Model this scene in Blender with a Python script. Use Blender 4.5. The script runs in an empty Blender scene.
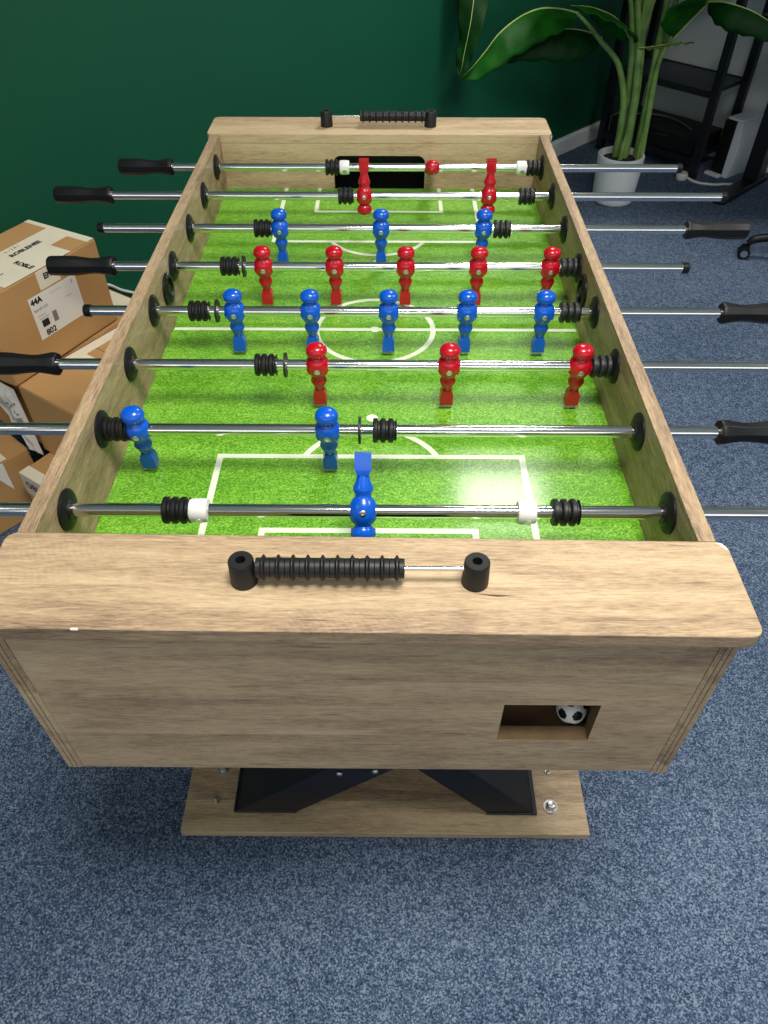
import bpy, bmesh, math, random
from mathutils import Vector, Matrix
random.seed(7)
PI = math.pi
S = bpy.context.scene
COL = S.collection
H = 0.87                      # height of the table's top edge
WORLD = {}                    # world position of every parent

# ------------------------------------------------------------------ materials
def srgb(r, g, b):
    f = lambda c: c/12.92 if c <= 0.04045 else ((c+0.055)/1.055)**2.4
    return (f(r/255), f(g/255), f(b/255), 1)

def new_mat(name):
    m = bpy.data.materials.new(name); m.use_nodes = True
    nt = m.node_tree
    return m, nt, nt.nodes['Principled BSDF']

def mat(name, col, rough=0.5, metal=0.0, coat=0.0, noise=0.0, nscale=40, bump=0.0, spec=None):
    m, nt, b = new_mat(name)
    b.inputs['Roughness'].default_value = rough
    b.inputs['Metallic'].default_value = metal
    b.inputs['Coat Weight'].default_value = coat
    b.inputs['Coat Roughness'].default_value = 0.08
    if spec is not None: b.inputs['Specular IOR Level'].default_value = spec
    tc = nt.nodes.new('ShaderNodeTexCoord')
    n = nt.nodes.new('ShaderNodeTexNoise'); n.inputs['Scale'].default_value = nscale; n.inputs['Detail'].default_value = 4
    nt.links.new(tc.outputs['Object'], n.inputs['Vector'])
    mx = nt.nodes.new('ShaderNodeMix'); mx.data_type = 'RGBA'
    mx.inputs[6].default_value = tuple(c*(1-noise) for c in col[:3])+(1,)
    mx.inputs[7].default_value = tuple(min(1, c*(1+noise)) for c in col[:3])+(1,)
    nt.links.new(n.outputs['Fac'], mx.inputs[0]); nt.links.new(mx.outputs[2], b.inputs['Base Color'])
    if bump:
        bp = nt.nodes.new('ShaderNodeBump'); bp.inputs['Strength'].default_value = bump; bp.inputs['Distance'].default_value = 0.002
        nt.links.new(n.outputs['Fac'], bp.inputs['Height']); nt.links.new(bp.outputs['Normal'], b.inputs['Normal'])
    return m

def ramp(nt, stops):
    r = nt.nodes.new('ShaderNodeValToRGB')
    e = r.color_ramp.elements
    while len(e) < len(stops): e.new(0.5)
    for el, (p, c) in zip(e, stops): el.position = p; el.color = c
    return r

def math_node(nt, op, a=None, b=None, c=None):
    n = nt.nodes.new('ShaderNodeMath'); n.operation = op
    for i, v in enumerate((a, b, c)):
        if v is None: continue
        if isinstance(v, (int, float)): n.inputs[i].default_value = v
        else: nt.links.new(v, n.inputs[i])
    return n.outputs[0]

def wood(name, axis, seed=0.0, band=0.075, off=3.013):
    """weathered light oak decor; grain along the object axis 'x' or 'y'"""
    m, nt, b = new_mat(name)
    L = nt.links.new
    tc = nt.nodes.new('ShaderNodeTexCoord')
    sep = nt.nodes.new('ShaderNodeSeparateXYZ'); L(tc.outputs['Object'], sep.inputs[0])
    if axis == 'x': al, a1, a2 = sep.outputs[0], sep.outputs[1], sep.outputs[2]
    else:           al, a1, a2 = sep.outputs[1], sep.outputs[0], sep.outputs[2]
    across = math_node(nt, 'ADD', a1, a2)
    bi = math_node(nt, 'FLOOR', math_node(nt, 'DIVIDE', math_node(nt, 'ADD', across, off), band))
    wn = nt.nodes.new('ShaderNodeTexWhiteNoise'); wn.noise_dimensions = '1D'; L(bi, wn.inputs['W'])
    def coord(sa, sc):
        cb = nt.nodes.new('ShaderNodeCombineXYZ')
        L(math_node(nt, 'MULTIPLY_ADD', al, sa, math_node(nt, 'MULTIPLY', wn.outputs['Value'], 17.0)), cb.inputs[0])
        L(math_node(nt, 'MULTIPLY_ADD', a1, sc, seed*5), cb.inputs[1])
        L(math_node(nt, 'MULTIPLY', a2, sc), cb.inputs[2])
        return cb.outputs[0]
    def noise(vec, det=6, rough=0.6, dist=0.0):
        n = nt.nodes.new('ShaderNodeTexNoise'); n.inputs['Scale'].default_value = 1.0
        n.inputs['Detail'].default_value = det; n.inputs['Roughness'].default_value = rough; n.inputs['Distortion'].default_value = dist
        L(vec, n.inputs['Vector']); return n.outputs['Fac']
    fine = noise(coord(48, 470), 5, 0.8)
    mid = noise(coord(9, 85), 6, 0.7, 0.6)
    broad = noise(coord(2.4, 15), 4, 0.55, 0.9)
    v = math_node(nt, 'MULTIPLY', fine, 0.66)
    v = math_node(nt, 'MULTIPLY_ADD', mid, 0.34, v)
    v = math_node(nt, 'MULTIPLY_ADD', broad, 0.46, v)
    saw = math_node(nt, 'SINE', math_node(nt, 'MULTIPLY_ADD', math_node(nt, 'ADD', math_node(nt, 'MULTIPLY', al, 1.0), math_node(nt, 'MULTIPLY', math_node(nt, 'ADD', a1, a2), 0.55)), 900.0, math_node(nt, 'MULTIPLY', broad, 30.0)))
    sm = ramp(nt, [(0.52, (0, 0, 0, 1)), (0.62, (1, 1, 1, 1))]); L(noise(coord(5, 22), 2, 0.5), sm.inputs[0])
    v = math_node(nt, 'MULTIPLY_ADD', math_node(nt, 'MULTIPLY', saw, sm.outputs[0]), 0.012, v)
    v = math_node(nt, 'ADD', v, math_node(nt, 'MULTIPLY_ADD', wn.outputs['Value'], 0.17, -0.285))
    r = ramp(nt, [(0.30, srgb(98, 80, 62)), (0.43, srgb(150, 126, 100)), (0.53, srgb(179, 153, 120)), (0.68, srgb(203, 180, 143))])
    L(v, r.inputs[0])
    # short dark pores / cracks
    pore = noise(coord(14, 220), 2, 0.5)
    pr = ramp(nt, [(0.65, (0, 0, 0, 1)), (0.73, (1, 1, 1, 1))]); L(pore, pr.inputs[0])
    mx = nt.nodes.new('ShaderNodeMix'); mx.data_type = 'RGBA'
    L(math_node(nt, 'MULTIPLY', pr.outputs[0], 0.5), mx.inputs[0]); L(r.outputs[0], mx.inputs[6]); mx.inputs[7].default_value = srgb(85, 65, 48)
    L(mx.outputs[2], b.inputs['Base Color'])
    b.inputs['Roughness'].default_value = 0.5
    bp = nt.nodes.new('ShaderNodeBump'); bp.inputs['Strength'].default_value = 0.12; bp.inputs['Distance'].default_value = 0.001
    L(fine, bp.inputs['Height']); L(bp.outputs['Normal'], b.inputs['Normal'])
    return m

def carpet():
    m, nt, b = new_mat('blue_carpet'); L = nt.links.new
    tc = nt.nodes.new('ShaderNodeTexCoord')
    def N(scale, det, ro=0.6):
        n = nt.nodes.new('ShaderNodeTexNoise'); n.inputs['Scale'].default_value = scale; n.inputs['Detail'].default_value = det
        n.inputs['Roughness'].default_value = ro; L(tc.outputs['Object'], n.inputs['Vector']); return n.outputs['Fac']
    vo = nt.nodes.new('ShaderNodeTexVoronoi'); vo.inputs['Scale'].default_value = 400; L(tc.outputs['Object'], vo.inputs['Vector'])
    cell = nt.nodes.new('ShaderNodeSeparateColor'); L(vo.outputs['Color'], cell.inputs[0])
    v = math_node(nt, 'MULTIPLY', cell.outputs[0], 0.42)
    v = math_node(nt, 'MULTIPLY_ADD', N(330, 3, 0.7), 0.60, v)
    v = math_node(nt, 'MULTIPLY_ADD', N(48, 3), 0.30, v)
    v = math_node(nt, 'MULTIPLY_ADD', N(2.2, 2), 0.18, v)
    r = ramp(nt, [(0.46, srgb(31, 43, 61)), (0.66, srgb(60, 77, 102)), (0.80, srgb(88, 105, 130)), (0.98, srgb(138, 152, 171))])
    L(v, r.inputs[0]); L(r.outputs[0], b.inputs['Base Color'])
    b.inputs['Roughness'].default_value = 0.95; b.inputs['Specular IOR Level'].default_value = 0.1
    bp = nt.nodes.new('ShaderNodeBump'); bp.inputs['Strength'].default_value = 0.5; bp.inputs['Distance'].default_value = 0.004
    L(v, bp.inputs['Height']); L(bp.outputs['Normal'], b.inputs['Normal'])
    return m

def grass():
    m, nt, b = new_mat('printed_grass'); L = nt.links.new
    tc = nt.nodes.new('ShaderNodeTexCoord')
    mp = nt.nodes.new('ShaderNodeMapping'); mp.inputs['Scale'].default_value = (1, 1.5, 1); L(tc.outputs['Object'], mp.inputs[0])
    def N(scale, det, ro=0.6):
        n = nt.nodes.new('ShaderNodeTexNoise'); n.inputs['Scale'].default_value = scale; n.inputs['Detail'].default_value = det
        n.inputs['Roughness'].default_value = ro; L(mp.outputs[0], n.inputs['Vector']); return n.outputs['Fac']
    sep = nt.nodes.new('ShaderNodeSeparateXYZ'); L(tc.outputs['Object'], sep.inputs[0])
    st = math_node(nt, 'SINE', math_node(nt, 'MULTIPLY', sep.outputs[1], 2*PI/0.118))
    v = math_node(nt, 'MULTIPLY', N(330, 3, 0.75), 0.75)
    v = math_node(nt, 'MULTIPLY_ADD', N(70, 4, 0.7), 0.22, v)
    v = math_node(nt, 'MULTIPLY_ADD', N(8, 2), 0.10, v)
    v = math_node(nt, 'MULTIPLY_ADD', st, 0.012, v)
    r = ramp(nt, [(0.38, srgb(44, 98, 8)), (0.5, srgb(86, 150, 24)), (0.58, srgb(122, 184, 44)), (0.70, srgb(176, 218, 96))])
    L(v, r.inputs[0]); L(r.outputs[0], b.inputs['Base Color'])
    b.inputs['Roughness'].default_value = 0.5; b.inputs['Coat Weight'].default_value = 0.34; b.inputs['Coat Roughness'].default_value = 0.13
    return m

def leaf_mat(name, c1, c2, rough=0.4):
    m, nt, b = new_mat(name); L = nt.links.new
    tc = nt.nodes.new('ShaderNodeTexCoord')
    n = nt.nodes.new('ShaderNodeTexNoise'); n.inputs['Scale'].default_value = 14; n.inputs['Detail'].default_value = 5
    L(tc.outputs['Object'], n.inputs['Vector'])
    r = ramp(nt, [(0.3, c1), (0.7, c2)]); L(n.outputs['Fac'], r.inputs[0]); L(r.outputs[0], b.inputs['Base Color'])
    b.inputs['Roughness'].default_value = rough; b.inputs['Specular IOR Level'].default_value = 0.15
    return m

M = {}
M['wood_x'] = wood('oak_decor_crosswise', 'x', 0.0, 0.11, 3.3263)
M['wood_top'] = wood('oak_decor_top', 'x', 1.7, 0.06)
M['wood_y'] = wood('oak_decor_lengthwise', 'y', 0.6, 0.09)
M['wood_edge'] = mat('oak_edge_band', srgb(178, 150, 116), 0.6, noise=0.12, nscale=90)
M['groove'] = mat('panel_joint', srgb(70, 52, 38), 0.8, noise=0.2)
M['chip'] = mat('bare_chip', srgb(238, 234, 222), 0.8, noise=0.03)
M['hatch_edge'] = mat('worn_board_edge', srgb(104, 82, 54), 0.8, noise=0.45, nscale=60)
M['inside'] = mat('raw_board', srgb(120, 92, 66), 0.7, noise=0.25, nscale=25)
M['chrome'] = mat('polished_steel', (0.80, 0.80, 0.79, 1), 0.13, metal=1.0, noise=0.02, nscale=200)
M['steel'] = mat('steel', (0.66, 0.66, 0.65, 1), 0.3, metal=1.0, noise=0.04)
M['black'] = mat('black_plastic', srgb(19, 20, 21), 0.42, noise=0.12, spec=0.3)
M['rubber'] = mat('black_rubber', srgb(17, 17, 18), 0.5, noise=0.15, nscale=120)
M['blue'] = mat('blue_plastic', srgb(0, 86, 198), 0.26, coat=0.25, noise=0.04)
M['red'] = mat('red_plastic', srgb(184, 4, 30), 0.26, coat=0.25, noise=0.04)
M['white_pl'] = mat('white_plastic', srgb(232, 232, 228), 0.35, noise=0.02)
M['black_steel'] = mat('black_lacquered_steel', srgb(16, 19, 27), 0.4, noise=0.1)
M['grass'] = grass()
M['line'] = mat('printed_line', srgb(226, 236, 208), 0.5, coat=0.34, noise=0.03)
M['carpet'] = carpet()
M['green'] = mat('dark_green_paint', srgb(0, 84, 56), 0.55, noise=0.06, nscale=3, bump=0.02)
M['white_wall'] = mat('white_wall_paint', srgb(216, 224, 225), 0.7, noise=0.02, nscale=4)
M['ceiling'] = mat('ceiling_paint', srgb(240, 240, 236), 0.8, noise=0.01)
M['skirt'] = mat('white_skirting', srgb(244, 246, 246), 0.45, noise=0.03)
M['card'] = mat('brown_cardboard', srgb(190, 146, 92), 0.85, noise=0.07, nscale=18)
M['card_edge'] = mat('cardboard_tape', srgb(196, 154, 104), 0.5, noise=0.05)
M['paper'] = mat('white_paper_label', srgb(236, 232, 222), 0.6, noise=0.03)
M['tape'] = mat('white_printed_tape', srgb(238, 228, 204), 0.45, noise=0.05, nscale=60)
M['ink'] = mat('black_ink', srgb(28, 26, 26), 0.6, noise=0.05)
M['ink_grey'] = mat('grey_ink', srgb(130, 128, 124), 0.6, noise=0.05)
M['poly'] = mat('white_poly_film', srgb(212, 206, 198), 0.25, noise=0.12, nscale=35)
M['pot'] = mat('white_glazed_pot', srgb(226, 230, 228), 0.45, noise=0.02)
M['soil'] = mat('potting_soil', srgb(42, 34, 26), 0.95, noise=0.4, nscale=120, bump=0.6)
M['leaf'] = leaf_mat('leaf_green', srgb(5, 62, 5), srgb(18, 92, 12), 0.5)
M['leaf_dark'] = leaf_mat('leaf_dark_green', srgb(3, 40, 8), srgb(9, 58, 13), 0.55)
M['leaf_dry'] = leaf_mat('leaf_olive', srgb(62, 84, 32), srgb(104, 122, 60), 0.6)
M['stem'] = leaf_mat('stem_green', srgb(92, 132, 66), srgb(140, 172, 98))
M['midrib'] = leaf_mat('midrib_pale', srgb(150, 176, 90), srgb(196, 210, 130))
M['dark_board'] = mat('dark_navy_board', srgb(30, 36, 46), 0.45, noise=0.1)
M['device_white'] = mat('device_white', srgb(214, 222, 232), 0.4, noise=0.02)
M['lead_grey'] = mat('grey_lead', srgb(96, 100, 104), 0.5, noise=0.03)
M['cable'] = mat('white_cable', srgb(222, 222, 216), 0.5, noise=0.02)

# ------------------------------------------------------------------ mesh builder
class MB:
    def __init__(s): s.v = []; s.f = []; s.m = []; s.s = []
    def add(s, verts, faces, mi=0, smooth=False, mtx=None):
        o = len(s.v)
        for p in verts:
            p = Vector(p); s.v.append(mtx @ p if mtx else p)
        for f in faces: s.f.append([i+o for i in f]); s.m.append(mi); s.s.append(smooth)
        return s
    def box(s, lo, hi, mi=0, mtx=None):
        x0, y0, z0 = lo; x1, y1, z1 = hi
        v = [(x0,y0,z0),(x1,y0,z0),(x1,y1,z0),(x0,y1,z0),(x0,y0,z1),(x1,y0,z1),(x1,y1,z1),(x0,y1,z1)]
        return s.add(v, [(0,3,2,1),(4,5,6,7),(0,1,5,4),(1,2,6,5),(2,3,7,6),(3,0,4,7)], mi, False, mtx)
    def prism(s, poly, h0, h1, axis='z', mi=0, mtx=None, smooth_side=False):
        """poly: counter-clockwise 2D outline; extruded along axis from h0 to h1"""
        def P(a, b, h):
            return {'z': (a, b, h), 'y': (a, h, b), 'x': (h, a, b)}[axis]
        n = len(poly)
        v = [P(a, b, h0) for a, b in poly]+[P(a, b, h1) for a, b in poly]
        s.add(v, [list(range(n))[::-1], [i+n for i in range(n)]], mi, False, mtx)
        s.add(v, [(i, (i+1) % n, (i+1) % n+n, i+n) for i in range(n)], mi, smooth_side, mtx)
        return s
    def lathe(s, prof, seg=24, mi=0, mtx=None, smooth=True, sy=1.0):
        """prof: (radius, height) along local z; ends are capped when the radius is not 0"""
        v = []; f = []
        for r, z in prof:
            for k in range(seg):
                a = 2*PI*k/seg; v.append((r*math.cos(a), sy*r*math.sin(a), z))
        n = len(prof)
        for i in range(n-1):
            for k in range(seg):
                k2 = (k+1) % seg
                f.append((i*seg+k, i*seg+k2, (i+1)*seg+k2, (i+1)*seg+k))
        s.add(v, f, mi, smooth, mtx)
        if prof[0][0] > 1e-5: s.add(v[:seg], [list(range(seg))[::-1]], mi, False, mtx)
        if prof[-1][0] > 1e-5: s.add(v[-seg:], [list(range(seg))], mi, False, mtx)
        return s
    def tube(s, pts, r, seg=10, mi=0, mtx=None, caps=True):
        pts = [Vector(p) for p in pts]; n = len(pts)
        rs = r if isinstance(r, (list, tuple)) else [r]*n
        v = []; f = []; up = None
        for i, p in enumerate(pts):
            t = (pts[min(i+1, n-1)]-pts[max(i-1, 0)]).normalized()
            if up is None:
                up = Vector((0, 0, 1)) if abs(t.z) < 0.9 else Vector((0, 1, 0))
            a = t.cross(up).normalized(); b = a.cross(t).normalized(); up = b
            for k in range(seg):
                th = 2*PI*k/seg; v.append(p+(a*math.cos(th)+b*math.sin(th))*rs[i])
        for i in range(n-1):
            for k in range(seg):
                k2 = (k+1) % seg; f.append((i*seg+k, (i+1)*seg+k, (i+1)*seg+k2, i*seg+k2))
        s.add(v, f, mi, True, mtx)
        if caps:
            s.add(v[:seg], [list(range(seg))], mi, False, mtx); s.add(v[-seg:], [list(range(seg))[::-1]], mi, False, mtx)
        return s

def link(o, parent=None):
    COL.objects.link(o)
    if parent: o.parent = parent
    return o

def build(name, mb, mats, parent=None, loc=(0, 0, 0), world=False, bevel=0.0, rot=None, solid=0.0, fix=True):
    """world=True: the builder's coordinates are world ones; they are moved to the origin of the parent (or to loc)"""
    org = Vector(WORLD[parent.name]) if (parent and world) else (Vector(loc) if world else Vector((0, 0, 0)))
    me = bpy.data.meshes.new(name)
    me.from_pydata([tuple(p-org) for p in mb.v], [], mb.f)
    me.polygons.foreach_set('material_index', mb.m); me.polygons.foreach_set('use_smooth', mb.s)
    for k in (mats if isinstance(mats, (list, tuple)) else [mats]): me.materials.append(M[k] if isinstance(k, str) else k)
    bm = bmesh.new(); bm.from_mesh(me); bmesh.ops.remove_doubles(bm, verts=bm.verts, dist=2e-6)
    if fix: bmesh.ops.recalc_face_normals(bm, faces=bm.faces)
    bm.to_mesh(me); bm.free(); me.set_sharp_from_angle(angle=math.radians(44)); me.update()
    o = bpy.data.objects.new(name, me); link(o, parent)
    if not (parent and world): o.location = loc
    if rot: o.rotation_euler = rot
    if bevel:
        b = o.modifiers.new('soft_edges', 'BEVEL'); b.width = bevel; b.segments = 2; b.limit_method = 'ANGLE'; b.angle_limit = 0.6
    if solid:
        b = o.modifiers.new('thickness', 'SOLIDIFY'); b.thickness = solid; b.offset = 0
    base = Vector(WORLD[parent.name]) if parent else Vector((0, 0, 0))
    WORLD[o.name] = base if (parent and world) else base+Vector(loc)
    return o

def tag(o, label, cat, group=None):
    o['label'] = label; o['category'] = cat
    if group: o['group'] = group
    return o

def thing(name, label, cat, loc, group=None):
    o = bpy.data.objects.new(name, None); link(o); o.location = loc; o.empty_display_size = 0.1
    WORLD[o.name] = Vector(loc)
    return tag(o, label, cat, group)

def struct(o): o['kind'] = 'structure'; return o

def rounded(x0, y0, x1, y1, r, n=6, corners=(1, 1, 1, 1)):
    out = []
    for (cx, cy, a0, on) in ((x0+r, y0+r, PI, corners[0]), (x1-r, y0+r, 1.5*PI, corners[1]), (x1-r, y1-r, 0, corners[2]), (x0+r, y1-r, 0.5*PI, corners[3])):
        if on:
            for k in range(n+1):
                a = a0+0.5*PI*k/n; out.append((cx+r*math.cos(a), cy+r*math.sin(a)))
        else:
            sx = -1 if cx < (x0+x1)/2 else 1; sy = -1 if cy < (y0+y1)/2 else 1
            out.append((cx+sx*r, cy+sy*r))
    return out

def spline(pts, per=8):
    P = [Vector(p) for p in pts]; P = [2*P[0]-P[1]]+P+[2*P[-1]-P[-2]]
    out = []
    for i in range(1, len(P)-2):
        for k in range(per):
            t = k/per
            a, b, c, d = P[i-1], P[i], P[i+1], P[i+2]
            out.append(0.5*((2*b)+(c-a)*t+(2*a-5*b+4*c-d)*t*t+(3*b-a-3*c+d)*t**3))
    out.append(P[-2]); return out

def text_into(mb, s, size, org, xd, yd, mi, bold=0.0):
    cu = bpy.data.curves.new('lettering', 'FONT'); cu.body = s; cu.size = size; cu.offset = bold; cu.resolution_u = 3
    ob = bpy.data.objects.new('lettering', cu); COL.objects.link(ob)
    dg = bpy.context.evaluated_depsgraph_get(); dg.update()
    me = bpy.data.meshes.new_from_object(ob.evaluated_get(dg))
    org, xd, yd = Vector(org), Vector(xd).normalized(), Vector(yd).normalized()
    mb.add([org+xd*v.co.x+yd*v.co.y for v in me.vertices], [list(p.vertices) for p in me.polygons], mi)
    bpy.data.objects.remove(ob); bpy.data.curves.remove(cu); bpy.data.meshes.remove(me)

XAX = Matrix.Rotation(PI/2, 4, 'Y')       # local z -> world x
def along_x(x, y=0, z=0, flip=False):
    m = Matrix.Translation((x, y, z)) @ XAX
    return m @ Matrix.Rotation(PI, 4, 'X') if flip else m

# ------------------------------------------------------------------ the room
C1 = (1.28, 3.79); C2 = (1.28+0.695*4.0, 3.79-0.719*4.0); C3 = (1.28-0.695*6.2, 3.79-0.719*6.2)
C4 = (-3.0, -4.2); C5 = (4.1, -4.2)
CEIL = 2.75
def wall(name, a, b, m, h0=0.0, h1=CEIL, t=0.12):
    a, b = Vector(a), Vector(b); d = (b-a).normalized(); n = Vector((d.y, -d.x))      # outward on the right of a->b
    mb = MB(); mb.prism([tuple(a), tuple(a+n*t), tuple(b+n*t), tuple(b)], h0, h1)
    return struct(build(name, mb, m))
fl = MB(); fl.prism([(-4.6, -4.6), (4.6, -4.6), (4.6, 4.6), (-4.6, 4.6)], -0.1, 0.0)
struct(build('floor', fl, 'carpet'))
ce = MB(); ce.prism([(-4.6, -4.6), (4.6, -4.6), (4.6, 4.6), (-4.6, 4.6)], CEIL, CEIL+0.1)
struct(build('ceiling', ce, 'ceiling'))
def wall_in(name, a, b, m, **k):           # makes the wall body lie away from the room's middle
    mid = Vector((0.2, 0.2)); A, B = Vector(a), Vector(b); d = (B-A).normalized(); n = Vector((d.y, -d.x))
    if n.dot(mid-A) > 0: A, B = B, A
    return wall(name, tuple(A), tuple(B), m, **k)
wall_in('wall_back', C3, C1, 'green'); wall_in('wall_right', C1, C2, 'white_wall')
wall_in('wall_side', C2, C5, 'white_wall'); wall_in('wall_front', C5, C4, 'white_wall'); wall_in('wall_left', C4, C3, 'white_wall')
def skirting(name, a, b, h=0.08, t=0.014):
    A, B = Vector(a), Vector(b); d = (B-A).normalized(); n = Vector((d.y, -d.x))
    if n.dot(Vector((0.2, 0.2))-A) < 0: n = -n
    mb = MB()
    q = [tuple(A), tuple(A+n*t), tuple(B+n*t), tuple(B)]
    mb.prism(q, 0, h-0.012)
    q2 = [tuple(A), tuple(A+n*t*0.55), tuple(B+n*t*0.55), tuple(B)]
    mb.prism(q2, h-0.012, h)
    return struct(build(name, mb, 'skirt'))
skirting('baseboard_back', C3, C1); skirting('baseboard_right', C1, C2)

# ------------------------------------------------------------------ the foosball table
T = thing('foosball_table', 'oak-look foosball table with eight steel rods, red and blue players on a green field', 'foosball table', (0, 0.465, 0))
WI, WO, WS = 0.34, 0.358, 0.368           # inner / outer half width, half width of the top boards
YF, YB = -0.2234, 1.1534                  # outer faces of the two ends
NI, FI = -0.1203, 1.0503                  # inner faces of the two goal walls
SB, ST = 0.018, 0.0                       # top board thickness
ZB, ZF = H-0.291, H-0.1132                # underside of the cabinet, playfield
# side panels (notched under the top boards)
for sx in (-1, 1):
    mb = MB()
    x0, x1 = sorted((sx*WI, sx*WO))
    yn = -0.1128+sx*(-0.0038)*WI/WS
    zb = ZB-(0.004 if sx > 0 else 0.0)
    out = [(YF, zb), (YB, zb), (YB, H-SB), (1.05, H-SB), (1.05, H), (yn, H), (yn, H-SB), (YF, H-SB)]
    mb.prism(out, x0, x1, 'x')
    for xx in (x0+0.0062, x0+0.0118):      # fine joint lines of the edge banding
        mb.box((xx-0.0004, YF-0.0003, zb+0.002), (xx+0.0004, YF+0.001, H-SB), 1)
    build('side_panel', mb, ['wood_y', 'groove'], T, world=True, bevel=0.0012)
# front end panel with the ball hatch, and the plain far one
def panel_with_hole(mb, y0, y1, x0, x1, z0, z1, hx0, hx1, hz0, hz1):
    o = [(x0, z0), (x1, z0), (x1, z1), (x0, z1)]; i = [(hx0, hz0), (hx1, hz0), (hx1, hz1), (hx0, hz1)]
    v = [(a, y0, b) for a, b in o+i]+[(a, y1, b) for a, b in o+i]
    f = []
    for k in range(4):
        k2 = (k+1) % 4
        f += [(k, k2, 4+k2, 4+k), (8+k2, 8+k, 12+k, 12+k2), (k2, k, 8+k, 8+k2)]
        mb.add(v, [(4+k, 4+k2, 12+k2, 12+k)], 1)
    mb.add(v, f)
mb = MB(); panel_with_hole(mb, YF+0.0008, YF+0.018, -WI+0.0004, WI-0.0004, ZB, H-SB-0.0003, 0.148, 0.250, H-0.2165, H-0.141)
build('end_panel', mb, ['wood_x', 'hatch_edge'], T, world=True)
mb = MB(); mb.box((-WI+0.0004, YB-0.018, ZB), (WI-0.0004, YB-0.0008, H-SB-0.0003)); build('end_panel', mb, 'wood_x', T, world=True)
# goal walls with rounded goal openings
GW, GT = 0.1, H-0.0435
for y0, y1 in ((NI-0.018, NI), (FI, FI+0.018)):
    mb = MB(); r = 0.016
    notch = [(GW, ZF-0.02)]+[(GW-r+r*math.cos(a), GT-r+r*math.sin(a)) for a in [k*PI/16 for k in range(9)]] + \
            [(-GW+r+r*math.cos(a), GT-r+r*math.sin(a)) for a in [PI/2+k*PI/16 for k in range(9)]]+[(-GW, ZF-0.02)]
    mb.prism([(-WI+0.0004, ZF-0.02), (-WI+0.0004, H-SB-0.0004), (WI-0.0004, H-SB-0.0004), (WI-0.0004, ZF-0.02)]+notch, y0, y1, 'y')
    build('goal_wall', mb, 'wood_x', T, world=True)
    # black goal pocket behind the opening
    g = MB(); s = 1 if y1 > 0.5 else -1
    ya, yb = (y1, y1+0.06) if s > 0 else (y0-0.06, y0)
    ye = (yb-0.003, yb) if s > 0 else (ya, ya+0.003)
    g.box((-GW-0.004, ye[0], ZF-0.03), (GW+0.004, ye[1], GT+0.004))
    g.box((-GW-0.007, ya, ZF-0.03), (-GW-0.004, yb, GT+0.004)); g.box((GW+0.004, ya, ZF-0.03), (GW+0.007, yb, GT+0.004))
    g.box((-GW-0.007, ya, GT+0.004), (GW+0.007, yb, GT+0.007)); g.box((-GW-0.007, ya, ZF-0.033), (GW+0.007, yb, ZF-0.03))
    build('goal_pocket', g, 'black', T, world=True)
# top boards
for (a, b, near) in ((-0.2316, -0.1153, True), (1.05, 1.1592, False)):
    mb = MB(); ol = rounded(-WS, a, WS, b, 0.012)
    if near: ol = [(px, py+(0.0025 if py > -0.17 else 0.0)-px/WS*(0.0038 if py > -0.17 else 0.0022)) for px, py in ol]
    mb.prism(ol, H-SB, H)
    mats = ['wood_top', 'chip', 'groove']
    if near:
        mb.box((-0.2670, a+0.0012, H-0.0030), (-0.2590, a+0.0035, H+0.0003), 1)        # bare chip on the edge
        mb.add([(WS-0.012, b-0.0030, H+0.0002), (WS-0.005, b-0.0045, H+0.0002), (WS-0.0012, b-0.013, H+0.0002), (WS-0.004, b-0.012, H+0.0002), (WS-0.008, b-0.006, H+0.0002)], [(0, 4, 3, 2, 1)], 1)
        mb.add([(0.105, -0.186, H+0.0002), (0.128, -0.1895, H+0.0002), (0.148, -0.1885, H+0.0002), (0.128, -0.1875, H+0.0002)], [(0, 1, 2, 3)], 2)  # crack
    else:
        mb.box((WS-0.0004, a+0.004, H-0.014), (WS+0.0005, a+0.010, H-0.004), 1)
    build('top_board', mb, mats, T, world=True, bevel=0.0016)
# cabinet floor and the ball tray behind the hatch
mb = MB(); mb.box((-WI+0.0004, YF+0.0185, ZB+0.004), (WI-0.0004, YB-0.0185, ZB+0.016)); build('bottom_panel', mb, 'inside', T, world=True)
mb = MB(); TZ = H-0.2262
mb.box((0.138, YF+0.0182, TZ-0.006), (0.262, -0.128, TZ)); mb.box((0.138, YF+0.0182, TZ), (0.144, -0.128, TZ+0.08)); mb.box((0.256, YF+0.0182, TZ), (0.262, -0.128, TZ+0.08))
mb.box((0.144, -0.134, TZ), (0.256, -0.128, TZ+0.08))
build('ball_tray', mb, 'inside', T, world=True)
# playfield with printed lines
mb = MB(); mb.box((-WI+0.0004, NI+0.0004, ZF-0.006), (WI-0.0004, FI-0.0004, ZF))
z = ZF+0.00025; YC = 0.465; lw = 0.0085
def bar(x0, y0, x1, y1):
    h = z+(0.00008 if y1-y0 > x1-x0 else 0.0)
    mb.add([(x0, y0, h), (x1, y0, h), (x1, y1, h), (x0, y1, h)], [(0, 1, 2, 3)], 1)
def arc(cx, cy, r, a0, a1, w=lw, n=48):
    v = []; f = []
    for k in range(n+1):
        a = a0+(a1-a0)*k/n
        v += [(cx+(r-w/2)*math.cos(a), cy+(r-w/2)*math.sin(a), z+0.0001), (cx+(r+w/2)*math.cos(a), cy+(r+w/2)*math.sin(a), z+0.0001)]
    f = [(2*k, 2*k+1, 2*k+3, 2*k+2) for k in range(n)]
    mb.add(v, f, 1)
def dot(cx, cy, r):
    mb.add([(cx+r*math.cos(k*PI/12), cy+r*math.sin(k*PI/12), z+0.0002) for k in range(24)], [list(range(24))], 1)
bar(-WI+0.003, YC-lw/2, WI-0.003, YC+lw/2); arc(0, YC, 0.0975, 0, 2*PI, n=72); dot(0, YC, 0.0085)
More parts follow.
